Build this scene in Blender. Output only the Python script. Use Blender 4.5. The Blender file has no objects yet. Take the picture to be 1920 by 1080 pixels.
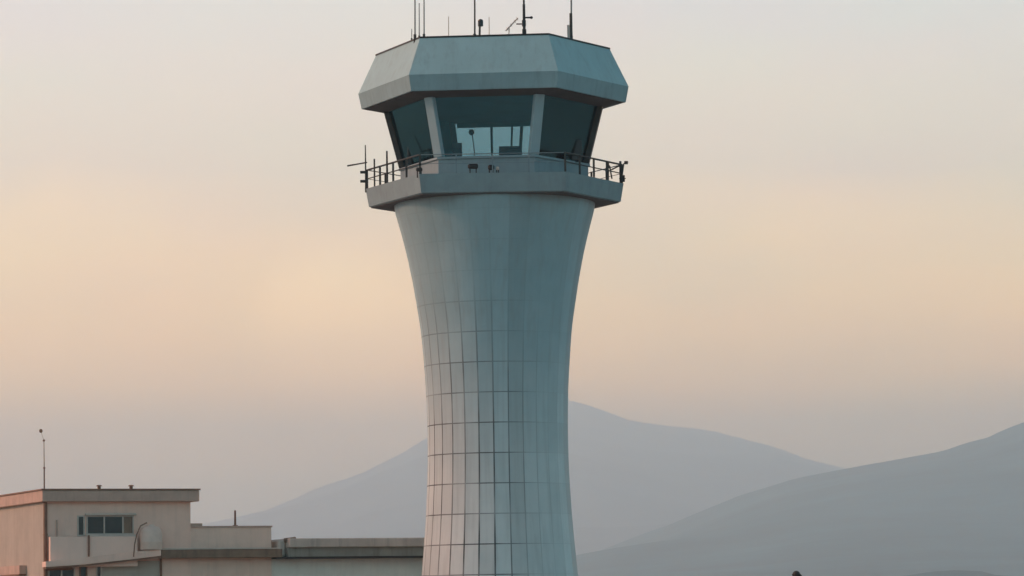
import bpy, bmesh, math, random
from mathutils import Vector, Matrix, noise
random.seed(7)
R = math.radians
S = bpy.context.scene
COL = S.collection

# ------------------------------------------------------------------ camera
F_PX = 6580.0                      # focal length in pixels of the 1920 px wide photograph
EYE = Vector((0, 0, 1.7))
cam = bpy.data.cameras.new("camera"); cam.sensor_width = 36; cam.lens = F_PX/1920*36
cam.clip_start = 0.5; cam.clip_end = 60000
camo = bpy.data.objects.new("camera", cam); COL.objects.link(camo); S.camera = camo
CM = Matrix.Rotation(R(90)+math.atan(610/F_PX), 3, 'X') @ Matrix.Rotation(R(-0.84), 3, 'Z')
camo.matrix_world = Matrix.Translation(EYE) @ CM.to_4x4()

# ------------------------------------------------------------------ light
SUN_EL, SUN_AZ = R(27), R(-86)     # azimuth measured from +Y clockwise: the sun is low on the left
sd = Vector((math.sin(SUN_AZ)*math.cos(SUN_EL), math.cos(SUN_AZ)*math.cos(SUN_EL), math.sin(SUN_EL)))
sun = bpy.data.lights.new("sun", 'SUN'); sun.energy = 0.95; sun.angle = R(12); sun.color = (1.0, 0.47, 0.30)
suno = bpy.data.objects.new("sun", sun); COL.objects.link(suno)
suno.rotation_euler = (-sd).to_track_quat('-Z', 'Y').to_euler()

W = bpy.data.worlds.new("World"); S.world = W; W.use_nodes = True
nt = W.node_tree; nt.nodes.clear()
def N(nt, t, **k):
    n = nt.nodes.new(t)
    for a, b in k.items():
        if a == 'ins':
            for i, v in b.items(): n.inputs[i].default_value = v
        else: setattr(n, a, b)
    return n
def ramp(nt, stops, interp='EASE'):
    n = nt.nodes.new('ShaderNodeValToRGB'); cr = n.color_ramp; cr.interpolation = interp
    while len(cr.elements) < len(stops): cr.elements.new(0.5)
    for e, (p, c) in zip(cr.elements, stops):
        e.position = p; e.color = (*c, 1) if len(c) == 3 else c
    return n
L = nt.links.new
sky = N(nt, 'ShaderNodeTexSky', sky_type='NISHITA', sun_disc=False, sun_elevation=SUN_EL, sun_rotation=SUN_AZ,
        altitude=300, air_density=1.6, dust_density=3.0, ozone_density=3.0)
geo = N(nt, 'ShaderNodeTexCoord')
sep = N(nt, 'ShaderNodeSeparateXYZ'); L(geo.outputs['Generated'], sep.inputs[0])
# dusty air near the horizon: colour by elevation (sine), 0 .. 0.35
mr = N(nt, 'ShaderNodeMapRange', ins={1: 0.0, 2: 0.35, 3: 0.0, 4: 1.0}); L(sep.outputs['Z'], mr.inputs[0])
wob = N(nt, 'ShaderNodeTexNoise', ins={'Scale': 9.0, 'Detail': 3.0, 'Roughness': 0.5})
wmap = N(nt, 'ShaderNodeMapping'); wmap.inputs['Scale'].default_value = (1, 1, 2.6)
L(geo.outputs['Generated'], wmap.inputs[0]); L(wmap.outputs[0], wob.inputs['Vector'])
wa = N(nt, 'ShaderNodeMath', operation='MULTIPLY_ADD', ins={1: 0.09, 2: -0.045}); L(wob.outputs['Fac'], wa.inputs[0])
wb = N(nt, 'ShaderNodeMath', operation='ADD'); L(mr.outputs[0], wb.inputs[0]); L(wa.outputs[0], wb.inputs[1])
dust = ramp(nt, [(0.0, (.50, .46, .40)), (0.085, (1.35, .80, .31)), (0.13, (2.05, .98, .22)), (0.20, (2.35, 1.12, .20)), (0.27, (1.38, .84, .31)),
                 (0.36, (.74, .59, .42)), (0.52, (.50, .50, .49)), (1.0, (.22, .30, .34))], 'LINEAR')
L(wb.outputs[0], dust.inputs[0])
# side of the sky: warm ahead and left, cool teal behind the photographer
az = N(nt, 'ShaderNodeVectorMath', operation='DOT_PRODUCT'); az.inputs[1].default_value = (-0.42, 0.91, 0.0)
L(geo.outputs['Generated'], az.inputs[0])
azr = N(nt, 'ShaderNodeMapRange', interpolation_type='SMOOTHSTEP', ins={1: 0.10, 2: 0.90, 3: 0.0, 4: 1.0}); L(az.outputs['Value'], azr.inputs[0])
cool = ramp(nt, [(0.0, (.66, 1.14, 1.18)), (0.3, (.30, .70, .78)), (1.0, (.06, .26, .31))], 'LINEAR'); L(mr.outputs[0], cool.inputs[0])
low = N(nt, 'ShaderNodeMix', data_type='RGBA'); L(azr.outputs[0], low.inputs['Factor']); L(cool.outputs[0], low.inputs['A']); L(dust.outputs[0], low.inputs['B'])
# brighter patch where the cloud is thin
gd = N(nt, 'ShaderNodeVectorMath', operation='DOT_PRODUCT')
gv = (CM @ Vector((640-960, -(630-540), -F_PX))).normalized(); gd.inputs[1].default_value = gv
gn = N(nt, 'ShaderNodeVectorMath', operation='NORMALIZE'); L(geo.outputs['Generated'], gn.inputs[0]); L(gn.outputs[0], gd.inputs[0])
gr = N(nt, 'ShaderNodeMapRange', interpolation_type='SMOOTHERSTEP', ins={1: math.cos(R(1.9)), 2: 1.0, 3: 0.0, 4: 0.16}); L(gd.outputs['Value'], gr.inputs[0])
glow = N(nt, 'ShaderNodeMix', data_type='RGBA', blend_type='ADD', ins={'Factor': 1.0})
gc = N(nt, 'ShaderNodeMix', data_type='RGBA'); gc.inputs['A'].default_value = (0, 0, 0, 1); gc.inputs['B'].default_value = (1.0, .82, .55, 1)
L(gr.outputs[0], gc.inputs['Factor']); L(low.outputs['Result'], glow.inputs['A']); L(gc.outputs['Result'], glow.inputs['B'])
# faint pink / yellow drift of tone
t2 = N(nt, 'ShaderNodeTexNoise', ins={'Scale': 16.0, 'Detail': 2.0}); L(wmap.outputs[0], t2.inputs['Vector'])
tr = ramp(nt, [(0.3, (1.03, .975, .985)), (0.7, (.985, 1.015, .985))], 'LINEAR'); L(t2.outputs['Fac'], tr.inputs[0])
tint = N(nt, 'ShaderNodeMix', data_type='RGBA', blend_type='MULTIPLY', ins={'Factor': 1.0}); L(glow.outputs['Result'], tint.inputs['A']); L(tr.outputs[0], tint.inputs['B'])
bg1 = N(nt, 'ShaderNodeBackground', ins={'Strength': 1.0}); L(tint.outputs['Result'], bg1.inputs[0])
bg2 = N(nt, 'ShaderNodeBackground', ins={'Strength': 0.04}); L(sky.outputs[0], bg2.inputs[0])
up = N(nt, 'ShaderNodeMapRange', interpolation_type='SMOOTHSTEP', ins={1: 0.22, 2: 0.6, 3: 0.0, 4: 1.0}); L(sep.outputs['Z'], up.inputs[0])
ms = N(nt, 'ShaderNodeMixShader'); L(up.outputs[0], ms.inputs[0]); L(bg1.outputs[0], ms.inputs[1]); L(bg2.outputs[0], ms.inputs[2])
wo = N(nt, 'ShaderNodeOutputWorld'); L(ms.outputs[0], wo.inputs[0])

S.view_settings.view_transform = 'Standard'; S.view_settings.look = 'None'
S.view_settings.exposure = 1.34; S.view_settings.gamma = 1
S.render.engine = 'CYCLES'
S.cycles.use_denoising = True
S.cycles.volume_bounces = 6; S.cycles.max_bounces = 10; S.cycles.transparent_max_bounces = 24
S.cycles.use_adaptive_sampling = True; S.cycles.adaptive_threshold = 0.01
S.cycles.sample_clamp_indirect = 4

# ------------------------------------------------------------------ helpers
def ray(px, py): return (CM @ Vector((px-960, -(py-540), -F_PX))).normalized()
def at(px, py, Y):
    d = ray(px, py); return EYE + d*((Y-EYE.y)/d.y)
def tag(o, label=None, cat=None, group=None, kind=None):
    if label: o['label'] = label
    if cat: o['category'] = cat
    if group: o['group'] = group
    if kind: o['kind'] = kind
    return o
def empty(name, loc, rz=0.0):
    o = bpy.data.objects.new(name, None); COL.objects.link(o); o.location = loc; o.rotation_euler = (0, 0, rz)
    o.empty_display_size = 0.3
    return o
def obj(name, bm, mat, parent=None, smooth=False, loc=None):
    bmesh.ops.recalc_face_normals(bm, faces=bm.faces)
    me = bpy.data.meshes.new(name); bm.to_mesh(me); bm.free(); me.materials.append(mat)
    if smooth:
        for p in me.polygons: p.use_smooth = True
    o = bpy.data.objects.new(name, me); COL.objects.link(o)
    if parent: o.parent = parent
    if loc: o.location = loc
    return o
def box(bm, x0, x1, y0, y1, z0, z1, M=None, bev=0.0):
    m = Matrix.Translation(((x0+x1)/2, (y0+y1)/2, (z0+z1)/2)) @ Matrix.Diagonal((abs(x1-x0), abs(y1-y0), abs(z1-z0), 1))
    if M: m = M @ m
    r = bmesh.ops.create_cube(bm, size=1, matrix=m)
    if bev:
        es = list({e for v in r['verts'] for e in v.link_edges})
        bmesh.ops.bevel(bm, geom=es, offset=bev, segments=1, affect='EDGES')
def tube(bm, a, b, r, r2=None, seg=8):
    a, b = Vector(a), Vector(b); d = b-a
    m = Matrix.Translation((a+b)/2) @ d.to_track_quat('Z', 'Y').to_matrix().to_4x4()
    bmesh.ops.create_cone(bm, cap_ends=True, segments=seg, radius1=r, radius2=r if r2 is None else r2, depth=d.length, matrix=m)
def ball(bm, c, r, sc=(1, 1, 1), seg=12):
    bmesh.ops.create_uvsphere(bm, u_segments=seg, v_segments=max(6, seg*2//3), radius=r,
        matrix=Matrix.Translation(c) @ Matrix.Diagonal((*sc, 1)))
def beam(bm, a, b, w, h):
    a, b = Vector(a), Vector(b); d = b-a
    q = d.to_track_quat('Y', 'Z').to_matrix().to_4x4()
    bmesh.ops.create_cube(bm, size=1, matrix=Matrix.Translation((a+b)/2) @ q @ Matrix.Diagonal((w, d.length, h, 1)))

# ------------------------------------------------------------------ materials
def mat(name, base, rough=0.7, var=0.12, scale=1.2, streak=0.0, grime=(.10, .09, .08), metal=0.0, spec=0.4, bump=0.0):
    m = bpy.data.materials.new(name); m.use_nodes = True; t = m.node_tree; b = t.nodes['Principled BSDF']; l = t.links.new
    b.inputs['Roughness'].default_value = rough; b.inputs['Metallic'].default_value = metal
    b.inputs['Specular IOR Level'].default_value = spec
    tc = N(t, 'ShaderNodeTexCoord')
    n1 = N(t, 'ShaderNodeTexNoise', ins={'Scale': scale, 'Detail': 6.0, 'Roughness': 0.6}); l(tc.outputs['Object'], n1.inputs['Vector'])
    lo = tuple(c*(1-var) for c in base); hi = tuple(min(1, c*(1+var)) for c in base)
    r1 = ramp(t, [(0.3, lo), (0.7, hi)], 'LINEAR'); l(n1.outputs['Fac'], r1.inputs[0])
    out = r1.outputs[0]
    if streak:
        mp = N(t, 'ShaderNodeMapping'); mp.inputs['Scale'].default_value = (2.6, 2.6, 0.22); l(tc.outputs['Object'], mp.inputs[0])
        n2 = N(t, 'ShaderNodeTexNoise', ins={'Scale': 1.6, 'Detail': 5.0, 'Roughness': 0.65}); l(mp.outputs[0], n2.inputs['Vector'])
        r2 = N(t, 'ShaderNodeMapRange', ins={1: 0.5, 2: 0.78, 3: 0.0, 4: streak}); l(n2.outputs['Fac'], r2.inputs[0])
        mx = N(t, 'ShaderNodeMix', data_type='RGBA'); l(r2.outputs[0], mx.inputs['Factor']); l(out, mx.inputs['A']); mx.inputs['B'].default_value = (*grime, 1)
        out = mx.outputs['Result']
    l(out, b.inputs['Base Color'])
    if bump:
        n3 = N(t, 'ShaderNodeTexNoise', ins={'Scale': 22.0, 'Detail': 4.0}); l(tc.outputs['Object'], n3.inputs['Vector'])
        bp = N(t, 'ShaderNodeBump', ins={'Strength': bump, 'Distance': 0.02}); l(n3.outputs['Fac'], bp.inputs['Height']); l(bp.outputs[0], b.inputs['Normal'])
    m['out'] = 1
    return m
M_paint = mat('painted_concrete', (.35, .50, .50), .6, .06, .9, .38, (.22, .27, .27), bump=.25)
M_shadeband = mat('fascia_shade', (.27, .385, .40), .7, .09, .9, .45, (.15, .19, .19), bump=.25)  # roof colour darkened for the shade on the down-tilted fascia
M_band = mat('gallery_concrete', (.25, .325, .335), .8, .08, 1.4, .30, (.16, .16, .155), bump=.25)
M_sill = mat('cab_wall_paint', (.26, .33, .345), .7, .08, 1.6, .25, (.16, .16, .16))
M_col = mat('column_paint', (.34, .45, .47), .5, .06, 2.0)
M_dark = mat('dark_metal', (.028, .027, .026), .5, .25, 3.0, metal=.3)
M_steel = mat('rail_steel', (.20, .25, .26), .5, .2, 3.0, metal=.2)
M_rail = mat('rail_metal', (.05, .045, .04), .5, .2, 3.0, metal=.4)
M_greymet = mat('grey_metal', (.22, .22, .21), .45, .15, 3.0, metal=.5)
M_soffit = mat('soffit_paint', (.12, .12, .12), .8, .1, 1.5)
M_int = mat('cab_interior', (.05, .22, .25), .8, .15, 1.0)
M_blind = mat('blind_fabric', (.07, .30, .34), .8, .15, 1.0)
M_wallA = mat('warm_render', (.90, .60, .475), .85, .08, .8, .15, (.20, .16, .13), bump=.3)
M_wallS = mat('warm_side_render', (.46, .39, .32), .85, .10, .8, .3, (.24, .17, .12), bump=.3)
M_wallC = mat('grey_render', (.80, .77, .68), .85, .08, .8, .12, (.17, .18, .17), bump=.3)
M_fasc = mat('roof_fascia', (.55, .37, .29), .8, .12, 1.4, .25, (.13, .11, .09), bump=.25)
M_ledge = mat('shaded_ledge', (.25, .165, .115), .85, .25, 2.0, .4, (.04, .04, .03))  # ledge shade put into the brown, with grime streaks over it
M_trim = mat('pale_trim', (.60, .49, .41), .7, .1, 2.0, .2, (.28, .25, .2))
M_brown = mat('brown_pipe', (.24, .12, .075), .6, .2, 3.0)
M_frame = mat('window_frame', (.54, .44, .37), .5, .1, 3.0)
M_dish = mat('dish_paint', (.74, .55, .45), .5, .08, 3.0)
M_scrn = mat('screen_black', (.012, .014, .016), .25, .1, 3.0)
M_hill = mat('hill_scrub', (.075, .165, .175), .95, .45, .003, spec=.1)
M_rock = mat('pale_scree', (.155, .185, .185), .95, .4, .0015, spec=.1)
M_ground = mat('dry_ground', (.27, .25, .215), .95, .3, .02, spec=.1)

# shaft cladding: panels 12 degrees wide and 1.24 m high with dark open joints
def shaft_material(z0):
    m = bpy.data.materials.new('shaft_panels'); m.use_nodes = True; t = m.node_tree; b = t.nodes['Principled BSDF']; l = t.links.new
    b.inputs['Roughness'].default_value = .42; b.inputs['Specular IOR Level'].default_value = .5
    tc = N(t, 'ShaderNodeTexCoord'); sp = N(t, 'ShaderNodeSeparateXYZ'); l(tc.outputs['Object'], sp.inputs[0])
    def mth(op, a, b_=None, c=None):
        n = N(t, 'ShaderNodeMath', operation=op)
        for i, v in enumerate((a, b_, c)):
            if v is None: continue
            if isinstance(v, (int, float)): n.inputs[i].default_value = v
            else: l(v, n.inputs[i])
        return n.outputs[0]
    ang = mth('ARCTAN2', sp.outputs['Y'], sp.outputs['X'])
    u = mth('MULTIPLY_ADD', ang, 30/(2*math.pi), -3/12 + 40)
    v = mth('MULTIPLY_ADD', sp.outputs['Z'], 1/1.24, -z0/1.24 + 20)
    fu, fv = mth('FRACT', u), mth('FRACT', v)
    du = mth('MINIMUM', fu, mth('SUBTRACT', 1.0, fu)); dv = mth('MINIMUM', fv, mth('SUBTRACT', 1.0, fv))
    cell = N(t, 'ShaderNodeCombineXYZ'); l(mth('FLOOR', u), cell.inputs[0]); l(mth('FLOOR', v), cell.inputs[1])
    wn = N(t, 'ShaderNodeTexWhiteNoise', noise_dimensions='3D'); l(cell.outputs[0], wn.inputs['Vector'])
    wc = N(t, 'ShaderNodeTexWhiteNoise', noise_dimensions='1D'); l(mth('FLOOR', u), wc.inputs['W'])
    # joints are filled and painted over towards the top, unevenly lower down
    n0 = N(t, 'ShaderNodeTexNoise', ins={'Scale': .45, 'Detail': 2.0}); l(tc.outputs['Object'], n0.inputs['Vector'])
    hz = N(t, 'ShaderNodeMapRange', ins={1: 15.4, 2: 10.0, 3: 0.10, 4: 1.0}); l(sp.outputs['Z'], hz.inputs[0])
    nn = N(t, 'ShaderNodeMapRange', ins={1: .38, 2: .62, 3: .5, 4: 1.0}); l(n0.outputs['Fac'], nn.inputs[0])
    st = mth('MULTIPLY', hz.outputs[0], nn.outputs[0])
    lt = N(t, 'ShaderNodeMapRange', interpolation_type='SMOOTHSTEP', ins={1: 2.4, 2: -0.6, 3: .16, 4: 1.0}); l(sp.outputs['X'], lt.inputs[0])  # joints fade to the right as the light does, put into the colour
    st = mth('MULTIPLY', st, lt.outputs[0])
    ju = mth('LESS_THAN', du, mth('MULTIPLY_ADD', lt.outputs[0], .030, .020)); jv = mth('LESS_THAN', dv, mth('MULTIPLY_ADD', lt.outputs[0], .009, .009))
    j = mth('MULTIPLY', mth('MAXIMUM', ju, jv), st)
    n1 = N(t, 'ShaderNodeTexNoise', ins={'Scale': .8, 'Detail': 6.0, 'Roughness': .6}); l(tc.outputs['Object'], n1.inputs['Vector'])
    r1 = ramp(t, [(.3, (.80, .90, .91)), (.7, (.92, 1.0, 1.0))], 'LINEAR'); l(n1.outputs['Fac'], r1.inputs[0])
    pv = N(t, 'ShaderNodeMapRange', ins={1: 0, 2: 1, 3: .95, 4: 1.05}); l(wn.outputs['Value'], pv.inputs[0])
    pvs = mth('ADD', mth('MULTIPLY', mth('SUBTRACT', pv.outputs[0], 1.0), hz.outputs[0]), 1.0)
    pvs = mth('MULTIPLY', pvs, mth('MULTIPLY_ADD', wc.outputs['Value'],   .26, .87))  # tone per column stands in for reflection stripes on the glossy panels
    zr = N(t, 'ShaderNodeMapRange', interpolation_type='SMOOTHSTEP', ins={1: 5.0, 2: 15.5, 3: 0.0, 4: 1.0}); l(sp.outputs['Z'], zr.inputs[0])
    zc_ = ramp(t, [(0.0, (.68, .635, .605)), (1.0, (.35, .455, .475))], 'LINEAR'); l(zr.outputs[0], zc_.inputs[0])     # paler warmer cladding below, darker bluer render above
    mz = N(t, 'ShaderNodeVectorMath', operation='MULTIPLY'); l(r1.outputs[0], mz.inputs[0]); l(zc_.outputs[0], mz.inputs[1])
    mul = N(t, 'ShaderNodeVectorMath', operation='SCALE'); l(mz.outputs[0], mul.inputs[0]); l(pvs, mul.inputs['Scale'])
    mp = N(t, 'ShaderNodeMapping'); mp.inputs['Scale'].default_value = (3, 3, .12); l(tc.outputs['Object'], mp.inputs[0])
    n2 = N(t, 'ShaderNodeTexNoise', ins={'Scale': 1.5, 'Detail': 5.0}); l(mp.outputs[0], n2.inputs['Vector'])
    sr = N(t, 'ShaderNodeMapRange', ins={1: .5, 2: .8, 3: 0, 4: .3}); l(n2.outputs['Fac'], sr.inputs[0])
    m1 = N(t, 'ShaderNodeMix', data_type='RGBA'); l(sr.outputs[0], m1.inputs['Factor']); l(mul.outputs[0], m1.inputs['A']); m1.inputs['B'].default_value = (.25, .24, .22, 1)
    m2 = N(t, 'ShaderNodeMix', data_type='RGBA'); l(j, m2.inputs['Factor']); l(m1.outputs['Result'], m2.inputs['A']); m2.inputs['B'].default_value = (.03, .032, .032, 1)
    l(m2.outputs['Result'], b.inputs['Base Color'])
    bp = N(t, 'ShaderNodeBump', ins={'Strength': .5, 'Distance': .03}); bp.invert = True; l(j, bp.inputs['Height']); l(bp.outputs[0], b.inputs['Normal'])
    return m

def glass_material(name, tint, refl=0.12):
    m = bpy.data.materials.new(name); m.use_nodes = True; t = m.node_tree; t.nodes.clear(); l = t.links.new
    o = N(t, 'ShaderNodeOutputMaterial'); tr = N(t, 'ShaderNodeBsdfTransparent'); tr.inputs[0].default_value = (*tint, 1)
    gl = N(t, 'ShaderNodeBsdfGlossy', ins={'Roughness': .06}); gl.inputs[0].default_value = (.28, .82, .98, 1)
    fr = N(t, 'ShaderNodeFresnel', ins={'IOR': 2.3}); mx = N(t, 'ShaderNodeMixShader')
    l(fr.outputs[0], mx.inputs[0]); l(tr.outputs[0], mx.inputs[1]); l(gl.outputs[0], mx.inputs[2]); l(mx.outputs[0], o.inputs[0])
    return m
M_glass = glass_material('tinted_glass', (.74, .87, .92))
M_winglass = mat('dark_window_glass', (.03, .035, .03), .12, .2, 2.0, spec=.6)

# ------------------------------------------------------------------ setting: ground, mountains
bm = bmesh.new()
bmesh.ops.create_grid(bm, x_segments=40, y_segments=40, size=24000)
g = tag(obj('ground', bm, M_ground), kind='structure')

def ridge(name, pts, Y, front, back, seed, amp, mat_, nx=220, ny=46):
    P = [at(a, b, Y) for a, b in pts]
    xs = [p.x for p in P]; zs = [p.z for p in P]
    def zz(x):
        for i in range(len(xs)-1):
            if x <= xs[i+1]:
                f = max(0, (x-xs[i])/(xs[i+1]-xs[i])); return zs[i]*(1-f)+zs[i+1]*f
        return zs[-1]
    bm = bmesh.new(); rows = []
    for j in range(ny+1):
        s = j/ny; yy = -front + (front+back)*s
        f = 1+yy/front if yy < 0 else 1-yy/back
        f = max(0.0, f)
        row = []
        for i in range(nx+1):
            x = xs[0]+(xs[-1]-xs[0])*i/nx
            prof = f**1.25
            n = noise.fractal(Vector((x/2200+seed, yy/2200, seed)), 1.0, 2.0, 6)
            ns = noise.fractal(Vector((x/420+seed, yy/420, seed)), 1.0, 2.0, 4)
            h = zz(x)*prof + amp*n*f*(1-f)*4 + amp*.10*ns*f
            row.append(bm.verts.new((x, Y+yy, max(-0.5, h) if 0 < j < ny else -0.6)))
        rows.append(row)
    for j in range(ny):
        for i in range(nx): bm.faces.new((rows[j][i], rows[j][i+1], rows[j+1][i+1], rows[j+1][i]))
    return tag(obj(name, bm, mat_, smooth=True), kind='structure')
ridge('mountain', [(-1700, 1110), (-600, 1080), (0, 1060), (250, 1015), (400, 985), (500, 955), (600, 914), (680, 884), (740, 853), (800, 818),
      (870, 775), (940, 742), (1010, 735), (1100, 757), (1180, 783), (1240, 797), (1330, 808), (1400, 822), (1460, 840), (1520, 860),
      (1620, 890), (1800, 940), (2400, 1010), (3500, 1060)], 20000, 11500, 3500, 3.1, 170, M_rock)
ridge('hill', [(300, 1145), (900, 1130), (1100, 1040), (1250, 985), (1380, 925), (1480, 893), (1550, 878), (1640, 862), (1700, 851), (1760, 840), (1800, 825),
      (1850, 812), (1880, 797), (1920, 782), (2100, 700), (2400, 640), (3300, 560), (4600, 700)], 8800, 4600, 2800, 8.4, 55, M_hill)
ridge('foothill', [(-800, 1128), (200, 1118), (900, 1105), (1300, 1096), (1600, 1088), (1700, 1080), (1745, 1073), (1790, 1070), (1840, 1072), (1870, 1080), (2000, 1084), (2500, 1075)],
      3600, 800, 800, 5.5, 9, M_hill, 260, 24)

# ------------------------------------------------------------------ control tower
DY = 146.0
pt = [at(924, 130, DY), at(931, 720, DY), at(938, 1060, DY)]
TX = sum(p.x for p in pt)/3
def TZ(py): return at(930, py, DY).z
MPP = DY/F_PX
tower = tag(empty('control_tower', (TX, DY, 0), 0),
    'tall pale concrete airport control tower with flared round shaft and six-sided glass cab', 'control tower')
HEX0 = R(5.0)                      # the front face looks slightly to the left of the photographer
CABA = (-35, 25, 85, 145, 205, -95)      # bearing of each corner from the axis, 0 = towards the photographer
ROOFA = (-36.5, 28, 85.5, 145, 205, -95)
GALA = (-34, 33, 87, 147, 207, -93)
ANG = CABA
def hexv(r, z, k):
    a = R(-90+ANG[k % 6])          # k = 0 front left, 1 front right, 2 right, 3 rear right, 4 rear left, 5 left
    return Vector((r*math.cos(a), r*math.sin(a), z))
def hexring(bm, r, z): return [bm.verts.new(hexv(r, z, k)) for k in range(6)]
def loft(bm, rings, cap=True, close=False):
    n = len(rings[0])
    pairs = list(zip(rings, rings[1:]))+([(rings[-1], rings[0])] if close else [])
    for a, b in pairs:
        for i in range(n): bm.faces.new((a[i], a[(i+1) % n], b[(i+1) % n], b[i]))
    if cap and not close: bm.faces.new(rings[0][::-1]); bm.faces.new(rings[-1])
# shaft
prof = [(1240, 176), (1200, 167), (1150, 157), (1110, 150), (1080, 146), (1040, 142.5), (1000, 139), (960, 136), (900, 133), (860, 131.8), (820, 131.5), (780, 131.8), (740, 133),
        (710, 134.6), (680, 136.8), (655, 138.6), (630, 140.6), (605, 143.6), (580, 147.5), (555, 151.5), (530, 155.5), (505, 160.5), (480, 165.5), (455, 171.5), (430, 178), (405, 185), (385, 190), (365, 196)]
pz = [(max(0, TZ(y)), hw*MPP) for y, hw in prof]
pz[0] = (0.0, pz[0][1])
def shaft_r(z):
    for (za, ra), (zb, rb) in zip(pz, pz[1:]):
        if z <= zb: 
            f = (z-za)/(zb-za); return ra*(1-f)+rb*f
    return pz[-1][1]
SEGS = 90
gal_bot, gal_top = TZ(384), TZ(349)
bm = bmesh.new(); rings = []
nz = 60; ztop = gal_bot
for j in range(nz+1):
    z = ztop*j/nz
    r = (shaft_r(z-.25)+shaft_r(z)*2+shaft_r(min(z+.25, ztop)))/4
    k = min(1, max(0, (15-z)/4))        # flat 12 degree panels below, round render above
    ring = []
    for i in range(SEGS):
        a = R(3+360*i/SEGS); loc = R((360*i/SEGS) % 12 - 6)
        flat = math.cos(R(6))/math.cos(loc)
        rr = r*(flat*k+(1-k))*1.003
        ring.append(bm.verts.new((rr*math.cos(a), rr*math.sin(a), z)))
    rings.append(ring)
loft(bm, rings)
SH = obj('shaft', bm, shaft_material(at(930, 1077, DY-3.2).z), tower)
# gallery slab band
ANG = GALA
Rg_t, Rg_b = 244*MPP, 238*MPP
bm = bmesh.new()
loft(bm, [hexring(bm, 4.1, gal_bot+.004), hexring(bm, Rg_b-.05, gal_bot), hexring(bm, Rg_b, gal_bot+.03), hexring(bm, Rg_t, gal_top), hexring(bm, Rg_t-.14, gal_top), hexring(bm, Rg_t-.16, gal_top-.16), hexring(bm, 3.6, gal_top-.15)])
gal = obj('gallery', bm, M_band, tower)
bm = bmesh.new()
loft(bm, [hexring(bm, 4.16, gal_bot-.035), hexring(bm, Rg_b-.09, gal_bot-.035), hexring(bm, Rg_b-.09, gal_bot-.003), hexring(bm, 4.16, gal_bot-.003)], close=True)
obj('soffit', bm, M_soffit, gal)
# railing
rail = None
bm = bmesh.new()
Rr = Rg_t-.07
for zz, rad in ((.79, .026), (.42, .016)):
    for k in range(6):
        a, b = hexv(Rr, gal_top+zz, k), hexv(Rr, gal_top+zz, (k+1) % 6)
        tube(bm, a, b, rad*(1.5 if k in (1, 5) else .75))
rail = obj('gallery_railing', bm, M_steel, tower)
rail.data.materials.append(M_rail)
for p in rail.data.polygons:                       # end bays thickened and coloured dark, like a silhouette on the sky
    if p.center.y > -Rr*.80: p.material_index = 1
for k in range(6):
    for f in (0, .25, .5, .75):
        p = hexv(Rr, 0, k).lerp(hexv(Rr, 0, (k+1) % 6), f)
        bm = bmesh.new(); w = .05 if k == 0 and f else .085; beam(bm, (p.x, p.y, gal_top-.05), (p.x, p.y, gal_top+.81), w, w)
        obj('post', bm, M_steel if 0 < k+f < 1 else M_rail, rail)
# cab wall below the glass
ANG = CABA
z_sill = at(915, 292, DY-3.45).z; z_gt = TZ(205); Rc_s = 179*MPP; Rc_t = 208*MPP
R_deck = Rc_s-.02
bm = bmesh.new()
loft(bm, [hexring(bm, R_deck, gal_top-.13), hexring(bm, R_deck, z_sill-.10), hexring(bm, Rc_s+.06, z_sill-.09), hexring(bm, Rc_s+.06, z_sill), hexring(bm, Rc_s-.20, z_sill), hexring(bm, Rc_s-.22, gal_top-.12)], close=True)
obj('cab_wall', bm, M_sill, tower)
bm = bmesh.new()
loft(bm, [hexring(bm, Rc_s-.23, gal_top-.10), hexring(bm, Rc_s-.23, gal_top+.02)])
obj('cab_floor', bm, M_int, tower)
# columns at the six corners, leaning out
for k in range(6):
    a = hexv(Rc_s-.10, z_sill+.002, k); b = hexv(Rc_t-.12, z_gt, k)
    bm = bmesh.new()
    d = Vector((a.x, a.y, 0)).normalized(); s = Vector((-d.y, d.x, 0))
    vs = []
    for p, w in ((a, .21), (b, .21)):
        vs.append([bm.verts.new(p+s*i*w+d*j*.12) for i, j in ((-1, -1), (1, -1), (1, 1), (-1, 1))])
    for i in range(4): bm.faces.new((vs[0][i], vs[0][(i+1) % 4], vs[1][(i+1) % 4], vs[1][i]))
    bm.faces.new(vs[0][::-1]); bm.faces.new(vs[1])
    bmesh.ops.bevel(bm, geom=bm.edges[:], offset=.02, segments=1, affect='EDGES')
    obj('column', bm, M_col if k in (0, 1) else M_rail, tower)  # silhouette darkness of side and rear columns put into their colour
# glass panes, one per side
def side_pt(k, f, t, inset=0.0):
    r = (Rc_s-.10)*(1-t)+(Rc_t-.12)*t - inset
    z = z_sill*(1-t)+z_gt*t
    return hexv(r, z, k).lerp(hexv(r, z, (k+1) % 6), f)
def slab(bm, k, f0, f1, t0, t1, inset, th):
    fr = [side_pt(k, f, t, inset) for f, t in ((f0, t0), (f1, t0), (f1, t1), (f0, t1))]
    bk = [side_pt(k, f, t, inset+th) for f, t in ((f0, t0), (f1, t0), (f1, t1), (f0, t1))]
    a = [bm.verts.new(p) for p in fr]; b = [bm.verts.new(p) for p in bk]
    bm.faces.new(a); bm.faces.new(b[::-1])
    for i in range(4): bm.faces.new((a[i], b[i], b[(i+1) % 4], a[(i+1) % 4]))
for k in range(6):
    bm = bmesh.new(); slab(bm, k, .045, .955, .0, .995, 0.0, .02)
    obj('glass_pane', bm, M_glass, tower)
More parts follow.
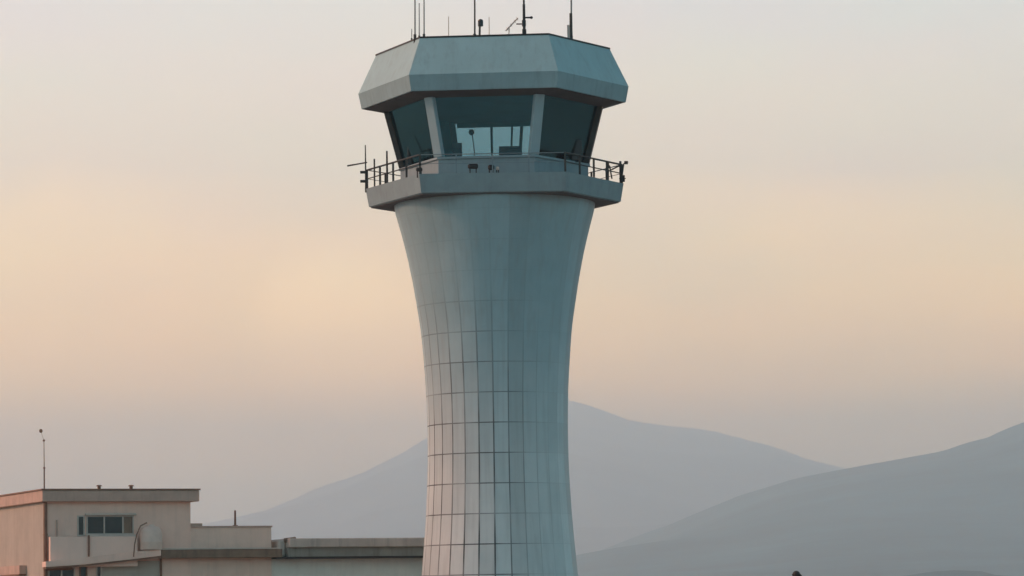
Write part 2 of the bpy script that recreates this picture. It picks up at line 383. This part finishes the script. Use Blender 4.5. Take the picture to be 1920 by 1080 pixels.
# glazing bars: rear side
for f, w in ((.60, .012), (.395, .008), (.30, .013)):
    bm = bmesh.new(); slab(bm, 3, f-w, f+w, .01, .99, .03, .10); obj('glazing_bar', bm, M_dark, tower)
for k, fs in ((1, (.5,)), (2, (.5,)), (4, (.5,)), (5, (.5,))):
    for f in fs:
        bm = bmesh.new(); slab(bm, k, f-.008, f+.008, .01, .99, .03, .06); obj('glazing_bar', bm, M_dark, tower)
# sun blinds pulled down behind the other sides
for k, t0 in ((2, .10), (4, .06), (3, .90)):
    bm = bmesh.new(); slab(bm, k, .05, .95, t0, .99, .18, .012); obj('blind', bm, M_blind, tower)
# ceiling
bm = bmesh.new()
loft(bm, [hexring(bm, Rc_t-.14, z_gt+.002), hexring(bm, Rc_t-.14, z_gt+.05)])
obj('cab_ceiling', bm, M_int, tower)
# roof canopy
ANG = ROOFA
rA, zA = 222*MPP, TZ(97); rB, zB = 257*MPP, TZ(169); rC, zC = 251*MPP, TZ(198)
bm = bmesh.new()
loft(bm, [hexring(bm, Rc_t-.10, z_gt+.055), hexring(bm, rC-.12, zC+.02), hexring(bm, rC-.10, zC), hexring(bm, rC, zC), hexring(bm, rB, zB), hexring(bm, rA, zA), hexring(bm, rA-.25, zA+.002), hexring(bm, rA-.3, zA-.25)])
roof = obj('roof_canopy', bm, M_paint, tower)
roof.data.materials.append(M_shadeband)
for p in roof.data.polygons:                       # lower fascia coloured darker, as shade on its down-tilted faces
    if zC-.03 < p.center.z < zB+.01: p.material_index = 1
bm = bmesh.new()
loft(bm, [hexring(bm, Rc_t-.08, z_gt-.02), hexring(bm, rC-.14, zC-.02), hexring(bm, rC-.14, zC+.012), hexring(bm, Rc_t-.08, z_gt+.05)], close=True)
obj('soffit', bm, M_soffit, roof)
bm = bmesh.new()
loft(bm, [hexring(bm, rA-.14, zA+.004), hexring(bm, rA+.035, zA-.04), hexring(bm, rA+.03, zA+.035), hexring(bm, rA-.14, zA+.05)], close=True)
obj('coping', bm, M_dark, roof)  # thin strip added to draw the dark outline of the roof edge

# ------------------------------------------------------------------ inside the cab (things of their own)
def tw(px, py, dy): return at(px, py, DY+dy)
flr = gal_top+.02
t = tag(empty('control_desk', (TX, DY-2.3, flr)), 'long dark controller desk just inside the front cab window', 'desk')
bm = bmesh.new(); a = tw(838, 0, -2.3).x-TX; b = tw(985, 0, -2.3).x-TX
box(bm, a, b, -.35, .35, .66, .78, bev=.02); obj('desk_top', bm, M_scrn, t)
bm = bmesh.new(); box(bm, a+.1, b-.1, -.1, .25, 0, .655); obj('cabinet', bm, M_int, t)
top = flr+.78
def monitor(px, py_top, w, dy, lab, h=None):
    p = tw(px, py_top, dy); t = tag(empty('monitor', (p.x, DY+dy, top)), lab, 'monitor', 'screens on the cab desk')
    hh = p.z-top
    bm = bmesh.new(); box(bm, -w/2, w/2, -.03, .03, .08, hh, bev=.01); obj('screen', bm, M_scrn, t)
    bm = bmesh.new(); box(bm, -.1, .1, -.08, .08, 0.001, .02); tube(bm, (0, 0, .02), (0, 0, .1), .02); obj('stand', bm, M_dark, t)
monitor(857, 268, .40, -2.2, 'small dark monitor at the left end of the cab desk')
monitor(957, 274, .95, -2.2, 'wide low dark monitor under the thin window bars in the cab')
monitor(1078, 262, .55, -1.2, 'grey monitor seen dimly through the right side pane of the cab')
monitor(775, 268, .5, -.6, 'grey monitor seen dimly through the left side pane of the cab')
p = tw(884, 248, -2.1); hp = p.z-top
t = tag(empty('desk_lamp', (p.x+.10, DY-2.1, top)), 'black ball-headed lamp on a thin stalk seen through the front cab window', 'lamp')
bm = bmesh.new(); tube(bm, (0, 0, 0), (.02, 0, .3), .025); tube(bm, (.02, 0, .3), (-.08, 0, hp), .022); obj('stalk', bm, M_dark, t)
bm = bmesh.new(); ball(bm, (-.10, 0, hp), .125); obj('lamp_head', bm, M_scrn, t)

# ------------------------------------------------------------------ aerials on the roof
def rod(name, px, py0, py1, r, label, cat, mat_=M_greymet, dy=0.0, grp=None, foot=.05, extra=None):
    b = tw(px, py1, dy); a = tw(px, py0, dy)
    zb = zA-.25
    t = tag(empty(name, (b.x, DY+dy, zb)), label, cat, grp)
    bm = bmesh.new(); tube(bm, (0, 0, 0), (a.x-b.x, 0, a.z-zb), r, r*.75); obj('rod', bm, mat_, t)
    bm = bmesh.new(); box(bm, -foot, foot, -foot, foot, 0, .04); tube(bm, (0, 0, .04), (0, 0, .45), r*1.7); obj('foot', bm, M_dark, t)
    return t, zb
G = 'thin aerials along the roof edge of the control tower'
rod('antenna', 778, -60, 70, .034, 'tall grey whip aerial at the left corner of the roof, leftmost of three close together', 'antenna', dy=-3.5, grp=G)
rod('antenna', 786, 6, 70, .026, 'grey whip aerial in the middle of the close trio at the roof left corner', 'antenna', dy=-3.2, grp=G)
rod('antenna', 795, -50, 70, .030, 'grey whip aerial at the roof left corner, rightmost of the close trio', 'antenna', dy=-3.6, grp=G)
rod('antenna', 772, 54, 82, .022, 'very short stub aerial beside the roof left corner', 'antenna', dy=-2.6, grp=G)
rod('antenna', 841, 31, 66, .022, 'short pale aerial standing between the corner trio and the tall dark rod', 'antenna', M_frame, dy=0, grp=G)
rod('antenna', 890, -60, 66, .038, 'tall dark rod aerial left of the small dark beacon', 'antenna', M_rail, dy=-3.4, grp=G)
rod('antenna', 917, 32, 66, .022, 'short pale aerial just right of the small dark beacon', 'antenna', M_frame, dy=0, grp=G)
t, zb = rod('antenna', 1071, -60, 70, .042, 'tall grey aerial with a thick lower sleeve on the right side of the roof', 'antenna', dy=-2.6, grp=G)
a = tw(1066, 47, -2.6); b = tw(1072, 25, -2.6)
bm = bmesh.new(); box(bm, a.x-t.location.x-.06, a.x-t.location.x+.05, -.06, .06, 0, a.z-zb); obj('junction_box', bm, M_frame, t)
bm = bmesh.new(); tube(bm, (0, 0, .4), (0, 0, b.z-zb), .062); obj('sleeve', bm, M_rail, t)
# beacon
p = tw(901, 42, -3.2)
t = tag(empty('obstruction_beacon', (p.x, DY-3.2, zA-.25)), 'small dark round beacon on a short stem near the middle of the roof edge', 'beacon')
bm = bmesh.new(); tube(bm, (-.06, 0, 0), (-.03, 0, p.z-zA+.2), .045); obj('stem', bm, M_rail, t)
bm = bmesh.new(); tube(bm, (0, 0, p.z-zA+.25-.16), (0, 0, p.z-zA+.25+.06), .11, seg=14); ball(bm, (0, 0, p.z-zA+.25+.06), .11, (1, 1, .7)); obj('lens', bm, M_scrn, t)
# thick mast with side arms
p0 = tw(983, 62, -3.3); p1 = tw(983, -70, -3.3)
t = tag(empty('radio_mast', (p0.x, DY-3.3, zA-.25)), 'thick black mast with two short side arms, the heaviest aerial on the roof', 'antenna mast')
zb = zA-.25
bm = bmesh.new(); tube(bm, (0, 0, 0), (0, 0, tw(983, 8, -3.3).z-zb), .065, .055); tube(bm, (0, 0, tw(983, 8, -3.3).z-zb), (.02, 0, p1.z-zb), .04, .03); obj('mast', bm, M_dark, t)
z1 = tw(990, 33, -3.3).z-zb; z2 = tw(975, 45, -3.3).z-zb
bm = bmesh.new(); tube(bm, (0, 0, z1), (.36, 0, z1), .035); tube(bm, (.30, 0, z1-.05), (.30, 0, z1+.05), .04); obj('side_arm', bm, M_dark, t)
bm = bmesh.new(); tube(bm, (0, 0, z2), (-.32, 0, z2), .028); obj('side_arm', bm, M_rail, t)
bm = bmesh.new(); box(bm, -.085, .085, -.09, .09, .02, z2-.22, bev=.02); box(bm, -.09, .075, -.1, .1, z2-.1, z2+.15, bev=.02); obj('clamp_box', bm, M_dark, t)
# yagi
pa = tw(948, 58, -2.9); pb = tw(971, 34, -2.9)
t = tag(empty('yagi_antenna', (pa.x+.1, DY-2.9, zA-.25)), 'pale slanting aerial leaning towards the thick black mast', 'antenna')
bm = bmesh.new(); o = Vector((pa.x+.1, DY-2.9, zA-.25))
tube(bm, pa-o, pb-o, .028)
for f in (.15, .45, .75, .95):
    c = (pa-o).lerp(pb-o, f); tube(bm, c+Vector((-.03, -.16, .03)), c+Vector((.03, .16, -.03)), .012)
obj('boom', bm, M_frame, t)
bm = bmesh.new(); tube(bm, (0, 0, 0), (pa-o).lerp(pb-o, .3), .022); obj('stem', bm, M_frame, t)

# ------------------------------------------------------------------ aerials and lamps on the gallery
ANG = GALA
def on_gallery(name, k, f, label, cat, out=.10, grp=None):
    p = hexv(Rr+out, gal_top+.0, k).lerp(hexv(Rr+out, gal_top, (k+1) % 6), f)
    return tag(empty(name, Vector((TX, DY, 0))+p), label, cat, grp), p
V5 = hexv(Rr, gal_top, 5)
def gx(px, py, p): q = at(px, py, DY+p.y); return Vector((q.x-TX-p.x, 0, q.z-p.z))
t, p = on_gallery('gallery_antenna', 5, .0, 'dark upright aerial with a long level boom poking left from the gallery corner', 'antenna', .06)
bm = bmesh.new(); tube(bm, (0, 0, -.15), gx(685, 272, p), .038, .022); obj('rod', bm, M_dark, t)
bm = bmesh.new(); a = gx(651, 311, p); b = gx(684, 305, p); tube(bm, a, b+Vector((.1, 0, .01)), .034, .028); obj('boom', bm, M_rail, t)
for yy in (323, 340):
    c = gx(678, yy, p); bm = bmesh.new(); box(bm, c.x-.06, .03, -.05, .05, c.z-.055, c.z+.055, bev=.015); obj('bracket', bm, M_dark, t)
t, p = on_gallery('gallery_antenna', 5, .16, 'short dark upright rod on the left gallery rail', 'antenna', .04)
bm = bmesh.new(); tube(bm, (0, 0, 0), (0, 0, gx(705, 298, p).z), .034); obj('rod', bm, M_dark, t)
t, p = on_gallery('gallery_antenna', 5, .40, 'thick dark upright rod on the left gallery rail, the one nearest the glass', 'antenna', .04)
bm = bmesh.new(); tube(bm, (0, 0, 0), (0, 0, gx(732, 283, p).z), .045, .036); obj('rod', bm, M_dark, t)
# right hand side: two floodlights on brackets
def flood(k, f, px, py, label, w=.16, h=.12):
    t, p = on_gallery('floodlight', k, f, label, 'floodlight', .05, 'small floodlights clamped to the gallery rail')
    c = gx(px, py, p)
    bm = bmesh.new(); tube(bm, (0, 0, .1), (c.x*.5, 0, c.z-.05), .03); tube(bm, (c.x*.5, 0, c.z-.05), (c.x, 0, c.z), .026); obj('bracket', bm, M_dark, t)
    bm = bmesh.new(); box(bm, c.x-w/2, c.x+w/2, -.12, .10, c.z-h/2, c.z+h/2, bev=.02); obj('housing', bm, M_dark, t)
    return t
flood(1, .97, 1174, 305, 'small dark floodlight at the outer right corner of the gallery')
flood(1, .80, 1139, 309, 'dark boxy floodlight on the right gallery rail close to the cab', .14, .30)
t, p = on_gallery('gallery_antenna', 2, .02, 'short dark post with a slanted stay at the right end of the gallery', 'antenna', .0)
bm = bmesh.new(); tube(bm, (0, 0, 0), (0, 0, .95), .05); obj('rod', bm, M_dark, t)
bm = bmesh.new(); tube(bm, (0, 0, .78), (-.62, 0, .48), .03); obj('stay', bm, M_dark, t)
t, p = on_gallery('junction_box', 1, .985, 'small dark box low on the outside of the right gallery post', 'box', .06)
bm = bmesh.new(); box(bm, -.10, .10, -.07, .07, .06, .34, bev=.02); obj('housing', bm, M_dark, t)
bm = bmesh.new(); box(bm, -.14, .14, -.02, .02, .18, .22); obj('strap', bm, M_dark, t)
# kit standing on the gallery in front of the cab wall
def kit(px, py, w, h, m, name, label, cat):
    d = -Rr*.866+.28
    c = at(px, py, DY+d)
    t = tag(empty(name, (c.x, DY+d, gal_top-.14)), label, cat)
    z = c.z-(gal_top-.14)
    bm = bmesh.new(); box(bm, -w/2, w/2, -.1, .1, z-h/2, z+h/2, bev=min(w, h)*.25); obj('housing', bm, m, t)
    bm = bmesh.new()
    for s in (-1, 1): tube(bm, (s*w*.3, 0, 0), (s*w*.3, 0, z-h/2+.01), .025)
    box(bm, -w*.34, w*.34, -.02, .02, .1, .14)
    obj('stand', bm, M_rail, t)
kit(887, 312, .42, .20, M_dark, 'equipment_case', 'dark flat case on the gallery in front of the cab wall, left of the centre', 'equipment case')
kit(921, 314, .26, .22, M_dark, 'siren', 'dark small siren housing on the gallery right of the flat dark case', 'siren')
kit(933, 316, .13, .14, M_trim, 'warning_lamp', 'tiny pale lamp beside the dark siren on the gallery', 'lamp')
kit(786, 318, .26, .16, M_dark, 'cable_box', 'dark cable box on the gallery near its front left corner', 'box')

# ------------------------------------------------------------------ buildings on the left, turned 22 degrees
TH = R(22)
C0 = at(85, 942, DY); C0.z = 0
U = Vector((math.cos(TH), math.sin(TH), 0)); Vv = Vector((-math.sin(TH), math.cos(TH), 0))
def fp(px, py, off=0.0):
    """point of the front plane moved off metres towards the street -> (u, z)"""
    o = C0-Vv*off; d = ray(px, py); s = (o-EYE).dot(Vv)/d.dot(Vv); q = EYE+d*s-C0
    return q.dot(U), q.z
def sp_(px, py, off=0.0):
    """point of the left side wall -> (v, z)"""
    o = C0-U*off; d = ray(px, py); s = (o-EYE).dot(U)/d.dot(U); q = EYE+d*s-C0
    return q.dot(Vv), q.z
def fbox(bm, x0, y0, x1, y1, off, depth, bev=0.0):
    a, zt = fp(x0, y0, off); _, _z = fp(x0, y1, off); b, _ = fp(x1, y0, off)
    mid = (x0+x1)/2; zt = fp(mid, y0, off)[1]; zb = fp(mid, y1, off)[1]
    box(bm, a, b, -off, depth-off, zb, zt, bev=bev)
# --- terminal block with roof slab
bA = tag(empty('terminal_building', C0, TH), 'warm beige flat roofed block with overhanging roof slab at the left edge', 'building')
uA, _ = fp(357, 942); zA0 = fp(220, 941)[1]
bm = bmesh.new(); box(bm, 0, uA, 0, 13, 0, zA0); obj('wall', bm, M_wallA, bA)
bm = bmesh.new(); zs0 = zA0+.002; zs1 = fp(220, 919, .35)[1]
uR = fp(374, 930, .35)[0]
box(bm, -.22, uR, -.35, 13.3, zs0, zs1, bev=.03); rf = obj('roof', bm, M_fasc, bA)
bm = bmesh.new(); box(bm, -.26, uR+.04, -.39, 13.34, zs1+.002, zs1+.06); obj('coping', bm, M_brown, rf)
for px in (187, 247):
    u, _ = fp(px, 915, -.5); bm = bmesh.new(); tube(bm, (u, .6, zs1+.05), (u, .6, zs1+.20), .07, seg=10); tube(bm, (u, .6, zs1+.20), (u, .6, zs1+.25), .13, .09, seg=10); obj('roof_vent', bm, M_brown, rf)
# side wall skin (sun facing, warmer render) and its window hood
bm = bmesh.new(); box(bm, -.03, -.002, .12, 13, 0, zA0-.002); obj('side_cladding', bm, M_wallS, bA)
v0, zz0 = sp_(38, 1060, .3); v1, _ = sp_(0, 1060, .3)
bm = bmesh.new(); box(bm, -.34, -.031, v0, v0+4.5, zz0-.36, zz0); obj('window_hood', bm, M_fasc, bA)
bm = bmesh.new(); box(bm, -.36, -.031, v0+.02, v0+4.5, zz0-.42, zz0-.362); obj('hood_trim', bm, M_brown, bA)
bm = bmesh.new(); box(bm, -.038, -.031, v0+.3, v0+4.2, zz0-1.9, zz0-.45); obj('window', bm, M_winglass, bA)
# corner downpipe
bm = bmesh.new(); tube(bm, (-.02, -.06, 0), (-.02, -.06, zs0-.02), .085, seg=10)
for z in (1.0, 2.4, 3.8, 5.2): tube(bm, (-.02, -.06, z), (-.02, -.06, z+.06), .10, seg=10)
obj('downpipe', bm, M_brown, bA)
# windows
def window(x0, y0, x1, y1, mull=(), blind=None, frame=M_frame, name='window', parent=None):
    parent = parent or bA
    mid = (x0+x1)/2
    a = fp(x0, y0)[0]; b = fp(x1, y0)[0]; zt = fp(mid, y0)[1]; zb = fp(mid, y1)[1]
    bm = bmesh.new(); box(bm, a, b, -.012, -.004, zb, zt); w = obj(name, bm, M_winglass, parent)
    bm = bmesh.new(); t = .055
    box(bm, a-t, b+t, -.05, -.001, zt, zt+t); box(bm, a-t, b+t, -.05, -.001, zb-t, zb)
    box(bm, a-t, a, -.05, -.001, zb, zt); box(bm, b, b+t, -.05, -.001, zb, zt)
    for m_ in mull:
        u = fp(m_, y0)[0]; box(bm, u-.03, u+.03, -.045, -.013, zb+.001, zt-.001)
    obj('frame', bm, frame, w)
    if blind:
        u0 = fp(blind[0], y0)[0]; u1 = fp(blind[1], y0)[0]
        bm = bmesh.new(); box(bm, u0, u1, -.018, -.0125, zb+.002, zt-.002); obj('curtain', bm, M_ledge, w)
    return w, a, b, zb, zt
window(147, 969, 156, 1003)
w, a, b, zb, zt = window(164, 969, 248, 1000, (195, 230), (231, 247))
bm = bmesh.new(); box(bm, a-.10, b+.12, -.22, -.002, zb-.14, zb-.058, bev=.012); obj('sill', bm, M_trim, w)
bm = bmesh.new(); box(bm, a-.12, b+.14, -.16, -.002, zt+.06, zt+.14, bev=.012); obj('lintel', bm, M_trim, w)
bm = bmesh.new(); u, z = fp(106, 975); tube(bm, (u, -.05, z), (u, -.05, fp(106, 1008)[1]), .035); obj('conduit', bm, M_fasc, bA)
bm = bmesh.new(); u, z = fp(161, 1004); tube(bm, (u, -.47, z), (u, -.47, fp(161, 1044)[1]), .045); obj('pipe', bm, M_brown, bA)
window(151, 1062, 161, 1100, (), None, M_brown)
window(182, 1062, 188, 1100, (), None, M_trim)
window(92, 1066, 138, 1100, (115,), None, M_trim)
bm = bmesh.new(); fbox(bm, 88, 1064, 136, 1069, .18, .17); obj('window_hood', bm, M_brown, bA)
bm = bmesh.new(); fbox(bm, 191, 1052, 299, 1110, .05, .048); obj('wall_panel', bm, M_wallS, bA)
bm = bmesh.new(); u, z = fp(301, 1047); tube(bm, (u, -.05, 0), (u, -.05, z), .05); obj('pipe', bm, M_brown, bA)
# low parapet wall under the window
bm = bmesh.new(); o = .42; a_ = fp(94, 1010, o)[0]; b_ = fp(258, 1010, o)[0]; zt_ = fp(180, 1006, o)[1]
box(bm, a_, b_, -o, -.16, zt_-1.25, zt_, bev=.02); pw = obj('parapet_wall', bm, mat('pale_parapet', (.90, .62, .50), .8, .06, .8, .12, (.4, .3, .25), bump=.2), bA)
# sloping parapet of the outside stair
bm = bmesh.new(); o = .75
pts = [fp(86, 1053, o), fp(160, 1046, o), fp(232, 1036, o), fp(302, 1030, o)]
low_ = [fp(86, 1063, o), fp(160, 1058, o), fp(232, 1050, o), fp(302, 1042, o)]
for (p, q), (p2, q2) in zip(zip(pts, pts[1:]), zip(low_, low_[1:])):
    vs = [bm.verts.new((a[0], y, a[1])) for y in (-o, -.14) for a in (p, q, q2, p2)]
    for f in ((0, 1, 2, 3), (7, 6, 5, 4), (0, 4, 5, 1), (1, 5, 6, 2), (2, 6, 7, 3), (3, 7, 4, 0)): bm.faces.new([vs[i] for i in f])
stair = obj('stair_parapet', bm, M_wallA, bA)
bm = bmesh.new()
for (p, q) in zip(low_, low_[1:]): beam(bm, (p[0], -o+.1, p[1]-.045), (q[0], -o+.1, q[1]-.045), .16, .07)
obj('edge_trim', bm, M_brown, stair)

# --- middle block
bB = tag(empty('annex_building', C0+U*uA, TH), 'low plain annex with square parapet and dark ledge next to the beige block', 'building')
uB = fp(510, 1000)[0]-uA; zB1 = fp(430, 989)[1]; zB0 = fp(430, 1031)[1]
bm = bmesh.new(); box(bm, .002, uB, .10, 7, 0, zB1); obj('wall', bm, mat('annex_render', (.84, .59, .47), .85, .08, .8, .15, (.17, .15, .12), bump=.3), bB)
bm = bmesh.new(); box(bm, .002, uB+.04, .06, 7.05, zB1+.002, zB1+.07); obj('coping', bm, M_fasc, bB)
bm = bmesh.new(); box(bm, .01, fp(382, 1000)[0]-uA, .2, 1.4, zB1+.072, fp(370, 981)[1]); obj('roof_upstand', bm, M_fasc, bB)
zL1 = fp(400, 1030, .5)[1]; zL0 = fp(400, 1046, .5)[1]; uL0 = fp(303, 1040, .5)[0]-uA
bm = bmesh.new(); box(bm, uL0, uB+.3, -.5, .098, zL0, zL1, bev=.02); obj('ledge', bm, M_ledge, bB)  # slab in place of a shaded recess, dark by its colour
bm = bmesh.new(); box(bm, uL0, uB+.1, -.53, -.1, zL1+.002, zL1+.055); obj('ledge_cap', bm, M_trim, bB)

# --- long wing towards the tower
bC = tag(empty('long_wing', C0+U*(uA+uB), TH), 'long grey low wing with deep dark eaves running behind the tower', 'building')
uC = fp(960, 1030)[0]-uA-uB; 
zc = [fp(650, y, .45)[1] for y in (1009, 1026, 1043, 1047)]
u1 = fp(543, 1020, .6)[0]-uA-uB
bm = bmesh.new(); box(bm, .002, uC, .25, 9, 0, zc[2]); obj('wall', bm, M_wallC, bC)
bm = bmesh.new(); box(bm, u1, uC, -.62, 9.2, zc[1]+.002, zc[0], bev=.03); r = obj('roof', bm, mat('eaves_upper', (.55, .45, .38), .8, .12, 1.0, .4, (.12, .11, .1)), bC)
bm = bmesh.new(); box(bm, u1+.001, uC, -.40, .248, zc[2], zc[1]-.002); obj('eaves', bm, mat('eaves_shaded', (.29, .275, .235), .85, .15, 1.5, .4, (.05, .05, .045)), r)  # lower eaves darkened by colour, as shade under the fascia
bm = bmesh.new(); box(bm, .02, uC, -.46, .247, zc[3], zc[2]-.002); obj('eaves_shade_line', bm, M_dark, r)  # dark strip standing in for the shadow line under the eaves
bm = bmesh.new(); box(bm, .25, u1-.002, -.1, 2.2, zc[2]+.002, zc[0]-.05, bev=.06); obj('water_tank', bm, M_trim, bC)
bm = bmesh.new(); tube(bm, (u1-.1, -.2, zc[0]-.08), (u1+.4, -.2, zc[0]-.02), .10); obj('pipe', bm, M_ledge, bC)

# --- on the roofs
u, z = fp(83, 918, -.3)
mast = tag(empty('lightning_mast', C0+U*(u)+Vv*.3+Vector((0, 0, zs1)), TH), 'very thin tall mast with small ball and wind vane on the beige block corner', 'mast')
zt = fp(83, 826, -.3)[1]-zs1
bm = bmesh.new(); tube(bm, (0, 0, 0), (0, 0, zt*.45), .03); tube(bm, (0, 0, zt*.45), (-.01, 0, zt), .02, .014); obj('pole', bm, M_brown, mast)
bm = bmesh.new(); tube(bm, (0, 0, zt*.44), (0, 0, zt*.47), .045); obj('collar', bm, M_brown, mast)
bm = bmesh.new(); ball(bm, (-.01, 0, zt), .05); obj('ball', bm, M_brown, mast)
zt2 = fp(76, 808, -.3)[1]-zs1
bm = bmesh.new(); tube(bm, (-.01, 0, zt), (-.13, 0, zt2-.05), .008); obj('stem', bm, M_frame, mast)
bm = bmesh.new(); ball(bm, (-.14, 0, zt2), .075, (1, .7, 1.1)); obj('vane', bm, M_brown, mast)
u, z = fp(441, 988, -.4); z2 = fp(441, 957, -.4)[1]
o = tag(empty('roof_post', C0+U*u+Vv*.4+Vector((0, 0, zB1+.07)), TH), 'short dark post standing on the annex parapet', 'post')
bm = bmesh.new(); tube(bm, (0, 0, 0), (0, 0, z2-zB1-.07), .05, .04); obj('pole', bm, M_brown, o)
bm = bmesh.new(); box(bm, -.09, .09, -.09, .09, .001, .035); obj('foot', bm, M_brown, o)
# domed tank on the stair parapet
u, z = fp(284, 1008, .55); zb = fp(284, 1031, .55)[1]
tank = tag(empty('water_tank', C0+U*u-Vv*.52+Vector((0, 0, zb)), TH), 'pale round-topped tank standing beside the window of the beige block', 'tank')
ht = fp(284, 985, .55)[1]-zb; rt = .46
bm = bmesh.new(); prof_ = [(rt*.97, .0), (rt, .04), (rt, ht*.30), (rt*1.02, ht*.32), (rt, ht*.34), (rt, ht*.62), (rt*.96, ht*.74), (rt*.86, ht*.85), (rt*.66, ht*.94), (rt*.35, ht*.985), (rt*.12, ht)]
rings = [[bm.verts.new((r_*math.cos(2*math.pi*j/28), r_*math.sin(2*math.pi*j/28)*.8, z_)) for j in range(28)] for r_, z_ in prof_]
loft(bm, rings); obj('tank_body', bm, M_dish, tank, smooth=True)
bm = bmesh.new(); tube(bm, (0, 0, ht-.02), (0, 0, ht+.035), .13, .11, 14); obj('lid', bm, M_dish, tank)
bm = bmesh.new(); q = [fp(275, 980, .9), fp(263, 986, .9), fp(256, 1002, .9), (fp(252, 1020, .9)), fp(250, 1044, .9)]
q = [(x_-u, y_-zb) for x_, y_ in q]
for a_, b_ in zip(q, q[1:]): tube(bm, (a_[0], -.42, a_[1]), (b_[0], -.42, b_[1]), .026)
obj('pipe', bm, M_brown, tank)

# ------------------------------------------------------------------ lamp post peeping over the bottom edge
p = at(1493, 1070, 100)
post = tag(empty('lamp_post', (p.x, 100, 0)), 'small black rounded post head poking up at the bottom edge right of the tower', 'post')
bm = bmesh.new(); tube(bm, (0, 0, 0), (0, 0, p.z-.3), .05, .04, 12); obj('pole', bm, M_dark, post)
bm = bmesh.new(); tube(bm, (0, 0, p.z-.32), (0, 0, p.z-.09), .075, .13, 12); ball(bm, (.0, 0, p.z-.10), .10, (1.1, 1.1, 1)); ball(bm, (.10, 0, p.z-.16), .06); obj('lamp_head', bm, M_dark, post)
bm = bmesh.new(); tube(bm, (0, 0, 0), (0, 0, .12), .11, .07, 12); obj('foot', bm, M_dark, post)

# ------------------------------------------------------------------ haze
bm = bmesh.new(); box(bm, -24500, 24500, -24500, 24500, -2.5, 1320)
hz = bpy.data.materials.new('haze'); hz.use_nodes = True; t = hz.node_tree; t.nodes.clear()
pv = N(t, 'ShaderNodeVolumePrincipled'); pv.inputs['Color'].default_value = (.945, .985, 1.0, 1); pv.inputs['Density'].default_value = 0.000165
pv.inputs['Anisotropy'].default_value = 0.6
oo = N(t, 'ShaderNodeOutputMaterial'); t.links.new(pv.outputs[0], oo.inputs['Volume'])
h = tag(obj('haze', bm, hz), kind='stuff')
